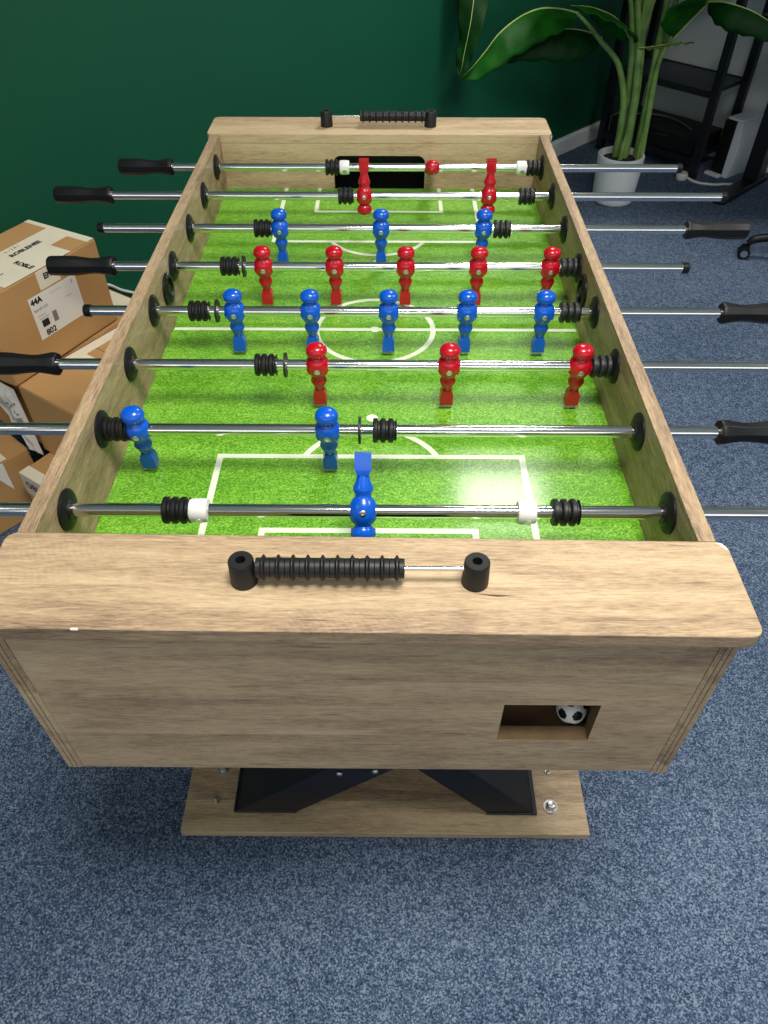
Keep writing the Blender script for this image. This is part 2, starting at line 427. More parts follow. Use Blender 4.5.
for s in (-1, 1):
    e = NI+0.0006 if s < 0 else FI-0.0006
    yp = YC+s*0.324; yg = YC+s*0.4635
    for sx in (-1, 1):
        bar(*sorted((sx*0.2025, sx*0.2110))[:1], min(e, yp), sorted((sx*0.2025, sx*0.2110))[1], max(e, yp))
        q = sorted((sx*0.1285, sx*0.1365)); bar(q[0], min(e, yg), q[1], max(e, yg))
    bar(-0.2110, yp-lw/2, 0.2110, yp+lw/2); bar(-0.1365, yg-lw/2, 0.1365, yg+lw/2)
    cy = YC+s*0.3665; half = math.acos(0.0425/0.1005)      # penalty arc, its spot
    mid = PI/2 if s < 0 else -PI/2
    arc(0, cy, 0.1005, mid-half, mid+half); dot(0, YC+s*0.239, 0.0085)
build('playfield', mb, ['grass', 'line'], T, world=True, fix=False)
# base board, bolts, crossed steel legs
mb = MB(); mb.box((-0.362, -0.082, 0.0005), (0.404, 1.010, 0.02)); build('base_board', mb, 'wood_x', T, world=True, bevel=0.0012)
for (bx, by, r) in ((-0.300, 0.042, 0.0085), (-0.304, -0.024, 0.0045), (0.338, -0.03, 0.0095), (0.343, 0.040, 0.0035)):
    mb = MB(); mb.lathe([(r*1.5, 0.02), (r*1.5, 0.0222), (r, 0.0223), (r, 0.0275), (r*0.7, 0.032), (0, 0.0335)], 12, 0, Matrix.Translation((bx, by, 0)))
    build('bolt', mb, 'steel', T, world=True)
def beam(mb, pts, wx, wy):
    v = []
    for (x, y, zz) in pts: v += [(x-wx, y, zz), (x+wx, y, zz), (x+wx, y+wy, zz), (x-wx, y+wy, zz)]
    f = [(0, 3, 2, 1), tuple(range(len(v)-4, len(v)))]
    for b in range(0, len(v)-4, 4):
        f += [(b+k, b+(k+1) % 4, b+4+(k+1) % 4, b+4+k) for k in range(4)]
    mb.add(v, f)
for yb in (-0.045, 0.865):
    for s in (-1, 1):
        mb = MB()
        if s < 0: pts = [(-0.207, yb, 0.021), (0.10, yb-0.003, 0.33), (0.27, yb-0.003, ZB-0.001)]
        else:     pts = [(0.262, yb+0.0005, 0.021), (-0.08, yb+0.055, 0.36), (-0.27, yb+0.065, ZB-0.001)]
        w = 0.058 if s < 0 else 0.046
        beam(mb, pts, w, 0.11)
        mb.box((pts[0][0]-w-0.002, yb-0.0015, 0.0201), (pts[0][0]+w+0.002, yb+0.112, 0.026))
        if s < 0:
            for q in ((-0.058, 0.196), (0.004, 0.206)):
                mb.lathe([(0.006, 0), (0.006, 0.004), (0, 0.006)], 8, 1, Matrix.Translation((q[0], yb-0.0025, q[1])) @ Matrix.Rotation(PI/2, 4, 'X'))
        build('leg', mb, ['black_steel', 'steel'], T, world=True, bevel=0.002)
# ball pockets in the side walls
for sx in (-1, 1):
    mb = MB(); q = along_x(sx*WI, 0.481, H-0.05, sx > 0)
    mb.lathe([(0.0265, 0.0), (0.0265, 0.0035), (0.024, 0.0055), (0.0195, 0.0055), (0.0185, 0.0015), (0.0185, 0.0012), (0.0, 0.0010)], 36, 0, q)
    mb.lathe([(0.0085, 0.0012), (0.0085, 0.004), (0.006, 0.0045), (0, 0.0046)], 20, 0, q)
    build('ball_inlet', mb, 'black', T, world=True)
# score counters
def counter(y, bead0, n, xs, dark_first):
    P = build('score_counter', MB().tube([(xs[0]+0.008, y, H+0.0195), (xs[1]-0.008, y, H+0.0195)], 0.0024, 10), 'chrome', T, world=True)
    for x in xs:
        mb = MB(); mb.lathe([(0.0132, 0), (0.0122, 0.029), (0.0112, 0.0305), (0.0048, 0.0305), (0.0042, 0.021), (0, 0.021)], 28, 0, Matrix.Translation((x, y, H+0.0001)))
        build('post', mb, 'rubber', P, world=True)
    bm_ = None
    for k in range(n):
        mb = MB(); L = 0.0141
        mb.lathe([(0.0090, 0), (0.0096, 0.0004), (0.0096, L*0.33), (0.0126, L*0.46), (0.0126, L*0.54), (0.0096, L*0.67), (0.0096, L-0.0004), (0.0090, L+0.0001)], 24, 0, along_x(0, 0, 0))
        if bm_ is None:
            bm_ = build('bead', mb, 'rubber', P); bm_.location = (bead0, y-0.465, H+0.0195)
        else:
            c = bm_.copy(); COL.objects.link(c); c.location = (bead0+k*L, y-0.465, H+0.0195)
counter(-0.1715, -0.1010, 10, (-0.1145, 0.1085), True)
counter(1.103, -0.042, 10, (-0.1145, 0.1105), True)

# ---- rods, players, handles
RZ = H-0.0374
def player_mesh(colr):
    mb = MB()
    prof = [(0.0058, -0.046), (0.0066, -0.044), (0.0086, -0.037), (0.0112, -0.0305), (0.0117, -0.028), (0.0112, -0.0255), (0.0094, -0.0215), (0.0092, -0.0185),
            (0.0122, -0.0150), (0.0152, -0.0090), (0.0167, -0.001), (0.0166, 0.005), (0.0150, 0.0110), (0.0122, 0.0152), (0.0096, 0.0180), (0.0092, 0.0195),
            (0.0108, 0.0215), (0.0122, 0.0240), (0.0126, 0.0262), (0.0142, 0.0272), (0.0147, 0.0300), (0.0142, 0.0335), (0.0124, 0.0370), (0.0092, 0.0398), (0.0048, 0.0415), (0.0, 0.0420)]
    prof = [(r, q*(0.845 if q > 0 else 1.0)) for r, q in prof]
    mb.lathe(prof, 28, 0, None, True, 0.92)
    # foot: wedge block, flared to the front
    w, z0, z1 = 0.0094, -0.0715, -0.0445
    v = [(-w, -0.0078, z0), (w, -0.0078, z0), (w, 0.0078, z0), (-w, 0.0078, z0), (-w*0.98, -0.0078, -0.052), (w*0.98, -0.0078, -0.052), (w*0.98, 0.0078, -0.052), (-w*0.98, 0.0078, -0.052),
         (-w*0.66, -0.006, z1), (w*0.66, -0.006, z1), (w*0.66, 0.006, z1), (-w*0.66, 0.006, z1)]
    f = [(0, 3, 2, 1), (8, 9, 10, 11)]
    for b in (0, 4):
        for k in range(4):
            k2 = (k+1) % 4; f.append((b+k, b+k2, b+4+k2, b+4+k))
    mb.add(v, f)
    # arms laid against the trunk
    for s in (-1, 1):
        mb.tube([(s*0.0095, -0.004, 0.0110), (s*0.0128, -0.004, 0.005), (s*0.0130, -0.0058, -0.002), (s*0.0108, -0.0090, -0.0085)], [0.0028, 0.0034, 0.0032, 0.0024], 10)
    # hair line
    for k in range(9):
        a = PI+PI*(k+0.5)/9
        mb.lathe([(0.0014, -0.0014), (0.0016, 0), (0, 0.0014)], 6, 0, Matrix.Translation((0.0128*math.cos(a), 0.0118*math.sin(a), 0.0221)))
    # screw and nut
    for s in (-1, 1):
        mb.lathe([(0.0042, 0), (0.0042, 0.0010), (0.0033, 0.0017), (0.0015, 0.0017), (0.0012, 0.0010), (0, 0.0010)], 6 if s > 0 else 14, 1,
                 Matrix.Translation((0, s*0.0149, -0.001)) @ Matrix.Rotation(-s*PI/2, 4, 'X'))
    mb.v = [p if p.z > 0 else Vector((p.x, p.y, p.z*0.937)) for p in mb.v]
    me_o = build('player_figure', mb, [colr, 'steel'])
    return me_o
proto = {c: player_mesh(c) for c in ('blue', 'red')}
def bumper_mesh(L):
    mb = MB(); p = [(0.0095, 0), (0.0148, 0.0006)]
    n = 3; s = (L-0.0012)/n
    for k in range(n):
        a = 0.0006+k*s
        p += [(0.0156, a+s*0.15), (0.0156, a+s*0.52), (0.0122, a+s*0.66), (0.0122, a+s*0.86), (0.0148, a+s)]
    p += [(0.0095, L)]
    mb.lathe(p, 28, 0, along_x(0)); return mb
def handle_mesh():
    mb = MB()
    mb.lathe([(r*0.93, q*0.925) for r, q in [(0.0094, 0), (0.0165, 0.0), (0.0178, 0.003), (0.0176, 0.009), (0.0162, 0.016), (0.0140, 0.030), (0.0137, 0.040), (0.0150, 0.055), (0.0170, 0.070), (0.0174, 0.085),
              (0.0170, 0.114), (0.0158, 0.1195), (0.0, 0.1200)]], 8, 0, along_x(0) @ Matrix.Rotation(PI/8, 4, 'Z'), False)
    return mb
pools = {}
def sub(kind, make, mats, rod, x, name, rot=None, key=None, label=None, bevel=0):
    k = (kind, key)
    if k not in pools:
        o = build(name, make(), mats, rod, loc=(x, 0, 0), bevel=bevel)
        pools[k] = o
    else:
        o = pools[k].copy(); COL.objects.link(o); o.parent = rod; o.location = (x, 0, 0)
    if rot is not None: o.rotation_euler = rot
    if label: o['label'] = label
    return o
Z180 = (0, 0, PI)
RODS = [  # y index, colour, players, lean, bumpers (left x), collars, rings, handle start, side, other end, label
    dict(c='blue', men=[-0.004], rot=PI-0.55, bump=[-0.2295, 0.2085], col=[-0.189, 0.180], ring=[], h=(0.534, 1), end=-0.525, label='steel rod with the single blue goalkeeper feet up'),
    dict(c='blue', men=[-0.294, -0.053], rot=0.13, bump=[-0.3345, 0.004], col=[], ring=[-0.0125], h=(0.440, 1), end=-0.757, label='steel rod with two blue defenders'),
    dict(c='red', men=[-0.076, 0.108, 0.291], rot=0.09, bump=[-0.1635, 0.3065], col=[], ring=[-0.121], h=(-0.440, -1), end=0.624, label='steel rod with three red players beside the blue defenders'),
    dict(c='blue', men=[-0.214, -0.097, 0.023, 0.143, 0.261], rot=0.0, bump=[-0.2835, 0.2860], col=[], ring=[-0.241], h=(0.532, 1), end=-0.448, label='steel rod with five blue players'),
    dict(c='red', men=[-0.187, -0.068, 0.051, 0.172, 0.292], rot=0.03, bump=[-0.2585, 0.3090], col=[], ring=[-0.220], h=(-0.437, -1), end=0.525, label='steel rod with five red players'),
    dict(c='blue', men=[-0.175, 0.008, 0.193], rot=0.0, bump=[-0.2215, 0.2115], col=[], ring=[], h=(0.558, 1), end=-0.507, label='steel rod with three blue players'),
    dict(c='red', men=[-0.026, 0.216], rot=PI-0.10, bump=[-0.077, 0.2745], col=[], ring=[], h=(-0.518, -1), end=0.679, label='steel rod with two red defenders turned feet up'),
    dict(c='red', men=[0.111], rot=1.18, bump=[-0.111, 0.3080], col=[-0.0715, 0.2965], ring=[], h=(-0.430, -1), end=0.632, label='steel rod with the single red goalkeeper laid flat'),
]
DY, Y0 = 0.144, -0.0393
for i, R in enumerate(RODS):
    y = Y0+i*DY
    hs, side = R['h']
    a, b = sorted((R['end']+side*0.004, hs+side*0.05))
    rod = build('player_rod', MB().lathe([(0.0079, a), (0.0079, b)], 24, 0, along_x(0)), 'chrome', T, loc=(0, y-0.465, RZ))
    rod['label'] = R['label']
    for x in R['men']:
        c = proto[R['c']].copy(); COL.objects.link(c); c.parent = rod; c.location = (x, 0, 0); c.rotation_euler = (R['rot'], 0, 0)
    for x in R['bump']:
        sub('bumper', lambda: bumper_mesh(0.0305), 'rubber', rod, x, 'bumper')
    for x in R['col']:
        def mk():
            m_ = MB(); m_.lathe([(0.0085, -0.0105), (0.0128, -0.0100), (0.0138, -0.006), (0.0138, 0.006), (0.0128, 0.0100), (0.0085, 0.0105)], 24, 0, along_x(0))
            m_.lathe([(0.0042, 0), (0.0042, 0.0016), (0.0018, 0.0018), (0, 0.0008)], 12, 1, Matrix.Translation((0.001, -0.0125, -0.0035)) @ Matrix.Rotation(PI/2+0.2, 4, 'X')); return m_
        sub('collar', mk, ['white_pl', 'steel'], rod, x, 'stop_collar')
    for x in R['ring']:
        sub('ring', lambda: MB().lathe([(0.0085, -0.0015), (0.0172, -0.0015), (0.0172, 0.0015), (0.0085, 0.0015)], 28, 0, along_x(0)), 'rubber', rod, x, 'stop_ring')
    sub('handle', handle_mesh, 'black', rod, hs, 'handle', None if side > 0 else Z180, bevel=0.0006)
    if side > 0: pools[('handle', None)].rotation_euler = pools[('handle', None)].rotation_euler
    sub('cap', lambda: MB().lathe([(0.0083, -0.009), (0.0093, -0.0085), (0.0093, 0.0010), (0.0085, 0.002), (0, 0.0021)], 20, 0, along_x(0)), 'black', rod, R['end']+side*0.004, 'end_cap', (0, 0, 0) if side < 0 else Z180)
    for sx in (-1, 1):
        mb = MB(); q = along_x(sx*WI, y, RZ, sx > 0)
        mb.lathe([(0.0242, 0.0), (0.0242, 0.0022), (0.0225, 0.0038), (0.0135, 0.0062), (0.0122, 0.0085), (0.0080, 0.0088)], 36, 0, q)
        build('rod_bearing', mb, 'black', T, world=True)
        mb = MB(); q = along_x(sx*WO, y, RZ, sx < 0)
        mb.lathe([(0.0165, 0.0), (0.0165, 0.0025), (0.0125, 0.0045), (0.0080, 0.0046)], 24, 0, q)
        build('rod_bearing', mb, 'black', T, world=True)
for c in proto.values(): bpy.data.objects.remove(c)

# ------------------------------------------------------------------ ball in the hatch
ico = []
g_ = (1+5**0.5)/2
for a in (-1, 1):
    for b in (-g_, g_): ico += [Vector((0, a, b)), Vector((a, b, 0)), Vector((b, 0, a))]
rotb = Matrix.Rotation(0.55, 3, 'X') @ Matrix.Rotation(0.4, 3, 'Z')
ico = [rotb @ v.normalized() for v in ico]
mb = MB(); rb = 0.0172; nu, nv = 64, 40
v = [(0, 0, -rb)]
for j in range(1, nv):
    t = -PI/2+PI*j/nv
    v += [(rb*math.cos(t)*math.cos(2*PI*k/nu), rb*math.cos(t)*math.sin(2*PI*k/nu), rb*math.sin(t)) for k in range(nu)]
v.append((0, 0, rb)); f = []
for k in range(nu): f.append((0, 1+(k+1) % nu, 1+k)); f.append((len(v)-1, 1+(nv-2)*nu+k, 1+(nv-2)*nu+(k+1) % nu))
for j in range(nv-2):
    for k in range(nu): f.append((1+j*nu+k, 1+j*nu+(k+1) % nu, 1+(j+1)*nu+(k+1) % nu, 1+(j+1)*nu+k))
for fc in f:
    c = Vector((0, 0, 0))
    for q in fc: c += Vector(v[q])
    c.normalize()
    mb.add([v[q] for q in fc], [list(range(len(fc)))], 1 if max(c.dot(w) for w in ico) > math.cos(0.36) else 0, True)
tag(build('soccer_ball', mb, ['white_pl', 'black'], loc=(0.2365, YF+0.018+0.0178, TZ+rb+0.0002)), 'small black and white football lying in the return hatch of the table', 'ball')

# ------------------------------------------------------------------ cardboard boxes by the green wall
def frame_of(k, a, b):
    """local frame: origin k, horizontal axes a and b"""
    a = Vector((a[0], a[1], 0)).normalized(); b = Vector((b[0], b[1], 0)).normalized()
    return Matrix(((a.x, b.x, 0, k[0]), (a.y, b.y, 0, k[1]), (0, 0, 1, k[2]), (0, 0, 0, 1)))
def carton(label, k, a, b, la, lb, h, extra=None, flip=False):
    fr = frame_of(k, a, b)
    ctr = fr @ Vector((la/2, lb/2, 0))
    t = thing('cardboard_box', label, 'box', ctr, 'cardboard boxes piled by the green wall')
    mb = MB(); mb.box((0, 0, 0.0006), (la, lb, h), 0, fr); build('carton', mb, 'card', t, world=True, bevel=0.003)
    fl = MB()                                     # closed top flaps meeting at a seam
    fl.box((0.0015, 0.0015, h), (la-0.0015, lb/2-0.0008, h+0.0022), 0, fr); fl.box((0.0015, lb/2+0.0008, h), (la-0.0015, lb-0.0015, h+0.0022), 0, fr)
    build('top_flap', fl, 'card', t, world=True, bevel=0.0008)
    return t, fr
def sticker(t, fr, name, quads, texts=(), mats=('tape', 'ink'), th=0.0006):
    """quads: (origin, x vector, y vector, width, height, material index) on the box; texts are lettered on them"""
    mb = MB(); r3 = fr.to_3x3()
    def nrm(xd, yd):
        n = (r3 @ xd).cross(r3 @ yd).normalized()
        return Vector((0, 0, 1)) if abs(n.z) > 0.5 else n
    for (o, xd, yd, w, hh, mi) in quads:
        o, xd, yd = Vector(o), Vector(xd), Vector(yd); n = nrm(xd, yd)
        lo = [fr @ q for q in (o, o+xd*w, o+xd*w+yd*hh, o+yd*hh)]
        vv = lo+[q+n*th*(1 if mi == 0 else 1.5) for q in lo]
        fs_ = [(0, 3, 2, 1), (4, 5, 6, 7), (0, 1, 5, 4), (1, 2, 6, 5), (2, 3, 7, 6), (3, 0, 4, 7)]
        if (r3 @ xd).cross(r3 @ yd).dot(n) < 0: fs_ = [q[::-1] for q in fs_]
        mb.add(vv, fs_, mi)
    for (s, size, o, xd, yd, mi, bold) in texts:
        xd, yd = Vector(xd), Vector(yd)
        text_into(mb, s, size, fr @ Vector(o)+nrm(xd, yd)*th*1.9, r3 @ xd, r3 @ yd, mi, bold)
    return build(name, mb, list(mats), t, world=True, fix=False)
U = (-0.465, -0.885); V = (-0.885, 0.465)
# big box: u runs along its long side towards the front, v away from the table
HA = 0.2178
tA, fA = carton('brown parcel box topmost of the pile, with white address label reading 44A', (-0.686, 1.087, 0.4023), U, V, 0.34, 0.22, HA)
zt = HA+0.0022
ux, vx, zx = (1, 0, 0), (0, 1, 0), (0, 0, 1)
mu, mv = (-1, 0, 0), (0, -1, 0)
# top: x direction of lettering runs along -u (seen from the front it reads left to right upside up)
sticker(tA, fA, 'packing_tape', [((0.002, 0.088, zt), ux, vx, 0.336, 0.054, 0), ((0.002, 0.002, zt), ux, vx, 0.022, 0.086, 0), ((0.002, 0.142, zt), ux, vx, 0.014, 0.076, 0),
         ((0.078, 0.0, zt), ux, vx, 0.195, 0.088, 0), ((0.024, 0.066, zt), ux, vx, 0.054, 0.022, 0)],
        [('ROBLENEE', 0.019, (0.165, 0.096, zt), mu, vx, 1, 0.0008), ('ROBLE', 0.019, (0.185, 0.072, zt), mv, mu, 1, 0.0008), ('----', 0.016, (0.250, 0.050, zt), mu, vx, 1, 0.0006),
         ('2 4 - 0 1 1 7 - 6 - 2 8 1', 0.013, (0.235, 0.124, zt), mu, vx, 2, 0.0)], ('tape', 'ink', 'ink_grey'))
# the tape folded down over the side, and the white address label (side face is v = 0, seen from -v)
sticker(tA, fA, 'packing_tape', [((0.190, 0, HA-0.044), mu, zx, 0.062, 0.044, 0)], [('ENE', 0.019, (0.172, 0, HA-0.024), mu, zx, 1, 0.0008)], ('tape', 'ink'))
lab = [((0.232, 0, 0.066), mu, zx, 0.144, 0.104, 0), ((0.216, 0, 0.092), mu, zx, 0.020, 0.017, 1), ((0.182, 0, 0.090), mu, zx, 0.013, 0.026, 2)]
sticker(tA, fA, 'address_label', lab,
        [('44A', 0.019, (0.228, 0, 0.152), mu, zx, 1, 0.0009), ('802', 0.020, (0.214, 0, 0.070), mu, zx, 1, 0.0006), ('Ref 07-215', 0.009, (0.226, 0, 0.134), mu, zx, 1, 0),
         ('------------', 0.009, (0.170, 0, 0.156), mu, zx, 2, 0), ('-------', 0.010, (0.222, 0, 0.120), mu, zx, 2, 0.0002), ('---------', 0.010, (0.220, 0, 0.112), mu, zx, 2, 0.0002),
         ('-----', 0.010, (0.130, 0, 0.128), mu, zx, 2, 0.0002), ('1', 0.014, (0.106, 0, 0.153), mu, zx, 1, 0)], ('paper', 'ink', 'ink_grey'))
E1 = (0.8336, -0.5524); G1 = (0.5524, 0.8336)
def KP(k, e, g, z): return (k[0]+E1[0]*e+G1[0]*g, k[1]+E1[1]*e+G1[1]*g, z)
KB = (-0.849, 0.798)
tB, fB = carton('brown cardboard box beside the table, with white tape, just below the topmost parcel', KP(KB, 0, 0, 0.2026), E1, G1, 0.36, 0.42, 0.1952)
sticker(tB, fB, 'packing_tape', [((0.003, 0.10, 0.1975), ux, vx, 0.030, 0.31, 0), ((0.033, 0.150, 0.1975), ux, vx, 0.30, 0.028, 0)])
KD = (-0.883, 0.711)
tD, fD = carton('low brown box on the carpet with printed white tape round its front corner', KP(KD, 0, 0, 0.0), E1, G1, 0.36, 0.30, 0.200)
sticker(tD, fD, 'packing_tape', [((0.0, 0.0, 0.2023), ux, vx, 0.355, 0.030, 0)], (), ('tape', 'ink'))
sticker(tD, fD, 'packing_tape', [((0.0, 0.0, 0.135), ux, zx, 0.355, 0.066, 0)], [('OBLENE ROBLENE', 0.030, (0.012, 0.0, 0.162), ux, zx, 1, 0.0006)], ('poly', 'ink'))
tE, fE = carton('plain brown box at the back of the pile, directly under the topmost parcel', KP(KB, -0.365, 0.01, 0.2026), E1, G1, 0.355, 0.42, 0.1952)
sticker(tE, fE, 'packing_tape', [((0.20, 0.36, 0.1975), ux, vx, 0.150, 0.055, 0)])
nC = Vector((-0.649, -0.761)); mC = Vector((-0.761, 0.649))
tC, fC = carton('brown box on the carpet with a torn white label hanging from its top edge', (-0.894, 0.805, 0.0), nC, mC, 0.36, 0.34, 0.200)
sticker(tC, fC, 'torn_label', [((0.058, 0.0, 0.2023), ux, vx, 0.10, 0.09, 0)])
mbl = MB()                                        # torn triangular label hanging down the side
q = [Vector((0.0715, -0.0008, 0.198)), Vector((0.1145, -0.0008, 0.198)), Vector((0.0721, -0.0008, 0.108))]
vv = [fC @ a for a in q]+[fC @ (a+Vector((0, -0.0008, 0))) for a in q]
mbl.add(vv, [(0, 1, 2), (5, 4, 3), (0, 3, 4, 1), (1, 4, 5, 2), (2, 5, 3, 0)])
build('torn_label', mbl, 'paper', tC, world=True)
# crumpled poly mailer leaning on the back box
mb = MB(); nu, nv = 18, 30; fr = frame_of(KP(KB, 0, 0, 0.0), E1, G1)
rr = random.Random(3); ph = [rr.uniform(0, 6.28) for _ in range(8)]
for side in (0, 1):
    v = []
    for j in range(nv+1):
        t = j/nv; zz = 0.196+0.200*t
        for k in range(nu+1):
            s = k/nu
            w = 0.022+0.105*t**1.3
            x = 0.012-0.010*t-w*(1-s)
            cr = 0.003*math.sin(9*s+5*t+ph[0])+0.002*math.sin(21*t-7*s+ph[1])+0.0016*math.sin(33*s+15*t+ph[2])
            edge = min(1, min(s, 1-s)*6)*min(1, min(t, 1-t)*9)
            yy = -0.012+(cr*(1 if side else 0.3)+(-0.013 if side else 0.0))*edge
            v.append(fr @ Vector((x, yy, zz)))
    f = [(j*(nu+1)+k, j*(nu+1)+k+1, (j+1)*(nu+1)+k+1, (j+1)*(nu+1)+k) for j in range(nv) for k in range(nu)]
    mb.add(v, f if side else [q[::-1] for q in f], 0, True)
    if side:                                     # printed specks and lines on the film
        for q in range(nu*nv):
            j, k = divmod(q, nu)
            if 3 < j < 24 and 3 < k < nu-2 and rr.random() < (0.30 if j % 4 < 2 else 0.08): mb.m[len(mb.m)-nu*nv+q] = 1
bag = build('poly_mailer', mb, ['poly', 'ink_grey'], loc=KP(KB, -0.03, -0.015, 0.196), world=True)
tag(bag, 'crumpled white plastic mailing bag wedged between the boxes below the topmost parcel', 'mailing bag')
# thin white lead showing behind the parcel
pts = spline([(x+0.719*0.007, y-0.695*0.007, z) for x, y, z in ((-0.96, 1.473, 0.300), (-0.925, 1.509, 0.278), (-0.882, 1.553, 0.251), (-0.856, 1.581, 0.218), (-0.827, 1.610, 0.191), (-0.788, 1.651, 0.150), (-0.74, 1.70, 0.090))]+[(-0.680, 1.735, 0.030), (-0.60, 1.76, 0.0052), (-0.45, 1.82, 0.0052)], 8)
tag(build('cable', MB().tube(pts, 0.0045, 8), 'cable', loc=(-0.6, 1.76, 0.0), world=True), 'thin white cable hanging down the green wall behind the boxes', 'cable')

# ------------------------------------------------------------------ potted plant
PX, PY = 1.048, 2.818
P = thing('potted_plant', 'tall green broad-leaved plant in a white pot at the dark corner behind the table', 'plant', (PX, PY, 0))
mb = MB(); mb.lathe([(r*0.95, q) for r, q in [(0.0, 0.0005), (0.085, 0.0005), (0.094, 0.006), (0.098, 0.02), (0.107, 0.198), (0.1065, 0.203), (0.103, 0.205), (0.094, 0.2045), (0.092, 0.200), (0.088, 0.165), (0, 0.165)]], 48)
build('pot', mb, 'pot', P)
mb = MB(); mb.lathe([(0.0835, 0.166), (0.0835, 0.180), (0.05, 0.186), (0, 0.188)], 32); build('soil', mb, 'soil', P)
def stem(pts, r0, r1, m='stem', per=8):
    s = spline(pts, per); n = len(s)
    return build('stem', MB().tube(s, [r0+(r1-r0)*i/(n-1) for i in range(n)], 10), m, P, world=True)
def leaf(mid, width, droop, m, per=8, twist=0.0, shape=None, droop2=None, ripple=0.004, rib=0.0045):
    """mid: midrib points from the leaf base to its tip; droop: angle each half hangs below the horizontal"""
    s = spline(mid, per); n = len(s); nw = 6
    v = []; f = []
    for i, p in enumerate(s):
        t = i/(n-1); tg = (s[min(i+1, n-1)]-s[max(i-1, 0)]).normalized()
        side = tg.cross(Vector((0, 0, 1))); side = side.normalized() if side.length > 1e-3 else Vector((1, 0, 0))
        nrm = side.cross(tg).normalized()
        w = width*(math.sin(PI*min(1, t**0.75))**0.8 if shape is None else shape(t))+0.0015
        for k in range(-nw, nw+1):
            q = k/nw; d = (droop if q >= 0 else (droop if droop2 is None else droop2))
            a = abs(q); ang = d*(0.6+0.4*a)+(twist if q >= 0 else -twist)
            off = side*(math.copysign(1, q)*a*w*math.cos(ang)) - nrm*(a*w*math.sin(ang)) + nrm*(ripple*math.sin(38*t+q*3)*a)
            v.append(p+off)
    W = 2*nw+1
    f = [(i*W+k, i*W+k+1, (i+1)*W+k+1, (i+1)*W+k) for i in range(n-1) for k in range(W-1)]
    mb = MB(); mb.add(v, f, 0, True)
    o = build('leaf', mb, m, P, world=True, solid=0.0014)
    build('midrib', MB().tube(s, [rib*(1-0.8*i/(n-1)) for i in range(n)], 8), 'midrib', o, world=True)
    return o
# thick leaf stalks fanning from the pot
stem([(1.030, 2.84, 0.17), (1.026, 2.84, 0.30), (1.012, 2.84, 0.42), (0.972, 2.84, 0.528), (0.929, 2.83, 0.585), (0.860, 2.81, 0.642), (0.798, 2.79, 0.698), (0.743, 2.77, 0.742)], 0.017, 0.006)
stem([(1.050, 2.87, 0.17), (1.045, 2.87, 0.35), (1.020, 2.85, 0.52), (0.985, 2.80, 0.64), (0.935, 2.74, 0.78), (0.87, 2.70, 0.90)], 0.017, 0.007)
stem([(1.062, 2.83, 0.17), (1.058, 2.83, 0.40), (1.030, 2.83, 0.60), (0.985, 2.83, 0.77), (0.95, 2.83, 0.95), (0.92, 2.83, 1.15)], 0.018, 0.009)
stem([(1.080, 2.86, 0.17), (1.070, 2.86, 0.42), (1.045, 2.86, 0.62), (1.005, 2.86, 0.80), (0.99, 2.86, 1.0), (0.99, 2.86, 1.2)], 0.016, 0.009)
stem([(1.128, 2.85, 0.17), (1.120, 2.85, 0.38), (1.112, 2.85, 0.55), (1.108, 2.85, 0.70), (1.10, 2.85, 0.85), (1.085, 2.85, 1.1)], 0.018, 0.009)
stem([(1.140, 2.83, 0.17), (1.128, 2.83, 0.36), (1.120, 2.83, 0.52), (1.128, 2.82, 0.60), (1.151, 2.80, 0.655)], 0.015, 0.006)
stem([(1.150, 2.87, 0.17), (1.140, 2.87, 0.40), (1.128, 2.87, 0.58), (1.14, 2.87, 0.72), (1.17, 2.88, 0.88), (1.20, 2.90, 1.05)], 0.014, 0.008)
stem([(1.040, 2.80, 0.17), (1.042, 2.80, 0.26), (1.052, 2.79, 0.33)], 0.011, 0.006)
stem([(1.118, 2.80, 0.17), (1.115, 2.80, 0.24), (1.108, 2.79, 0.30)], 0.012, 0.005)
# broad leaves
leaf([(0.743, 2.77, 0.742), (0.669, 2.74, 0.761), (0.586, 2.70, 0.769), (0.508, 2.66, 0.751), (0.433, 2.62, 0.708), (0.381, 2.60, 0.650), (0.327, 2.58, 0.595), (0.289, 2.56, 0.569)], 0.115, 0.75, 'leaf')
leaf([(0.870, 2.70, 0.90), (0.80, 2.66, 0.95), (0.70, 2.61, 0.97), (0.60, 2.56, 0.945), (0.52, 2.52, 0.89)], 0.12, 0.45, 'leaf_dark')
leaf([(0.985, 2.82, 0.640), (0.93, 2.75, 0.700), (0.86, 2.69, 0.750), (0.77, 2.64, 0.785), (0.68, 2.60, 0.800)], 0.085, 0.35, 'leaf')
leaf([(1.151, 2.80, 0.655), (1.187, 2.77, 0.716), (1.227, 2.73, 0.786), (1.272, 2.70, 0.860), (1.32, 2.66, 0.93), (1.38, 2.61, 0.97)], 0.17, -0.25, 'leaf', shape=lambda t: min(1, (t*7)**0.7)*(1-max(0, t-0.6)/0.4*0.9))
leaf([(0.874, 2.840, 0.643), (0.796, 2.820, 0.671), (0.712, 2.800, 0.682), (0.609, 2.770, 0.678), (0.499, 2.730, 0.643), (0.400, 2.700, 0.588)], 0.12, 1.0, 'leaf_dark', rib=0.003)
leaf([(0.99, 2.70, 0.640), (1.05, 2.68, 0.652), (1.112, 2.67, 0.664), (1.186, 2.66, 0.668)], 0.022, 0.2, 'leaf_dry', ripple=0.004, rib=0.0025)
leaf([(0.36, 2.66, 1.10), (0.322, 2.65, 0.977), (0.327, 2.62, 0.866), (0.317, 2.575, 0.758), (0.298, 2.55, 0.652), (0.286, 2.53, 0.580)], 0.085, 0.10, 'leaf_dark', shape=lambda t: (1-t)**0.55*min(1, t*4+0.25), rib=0.003)
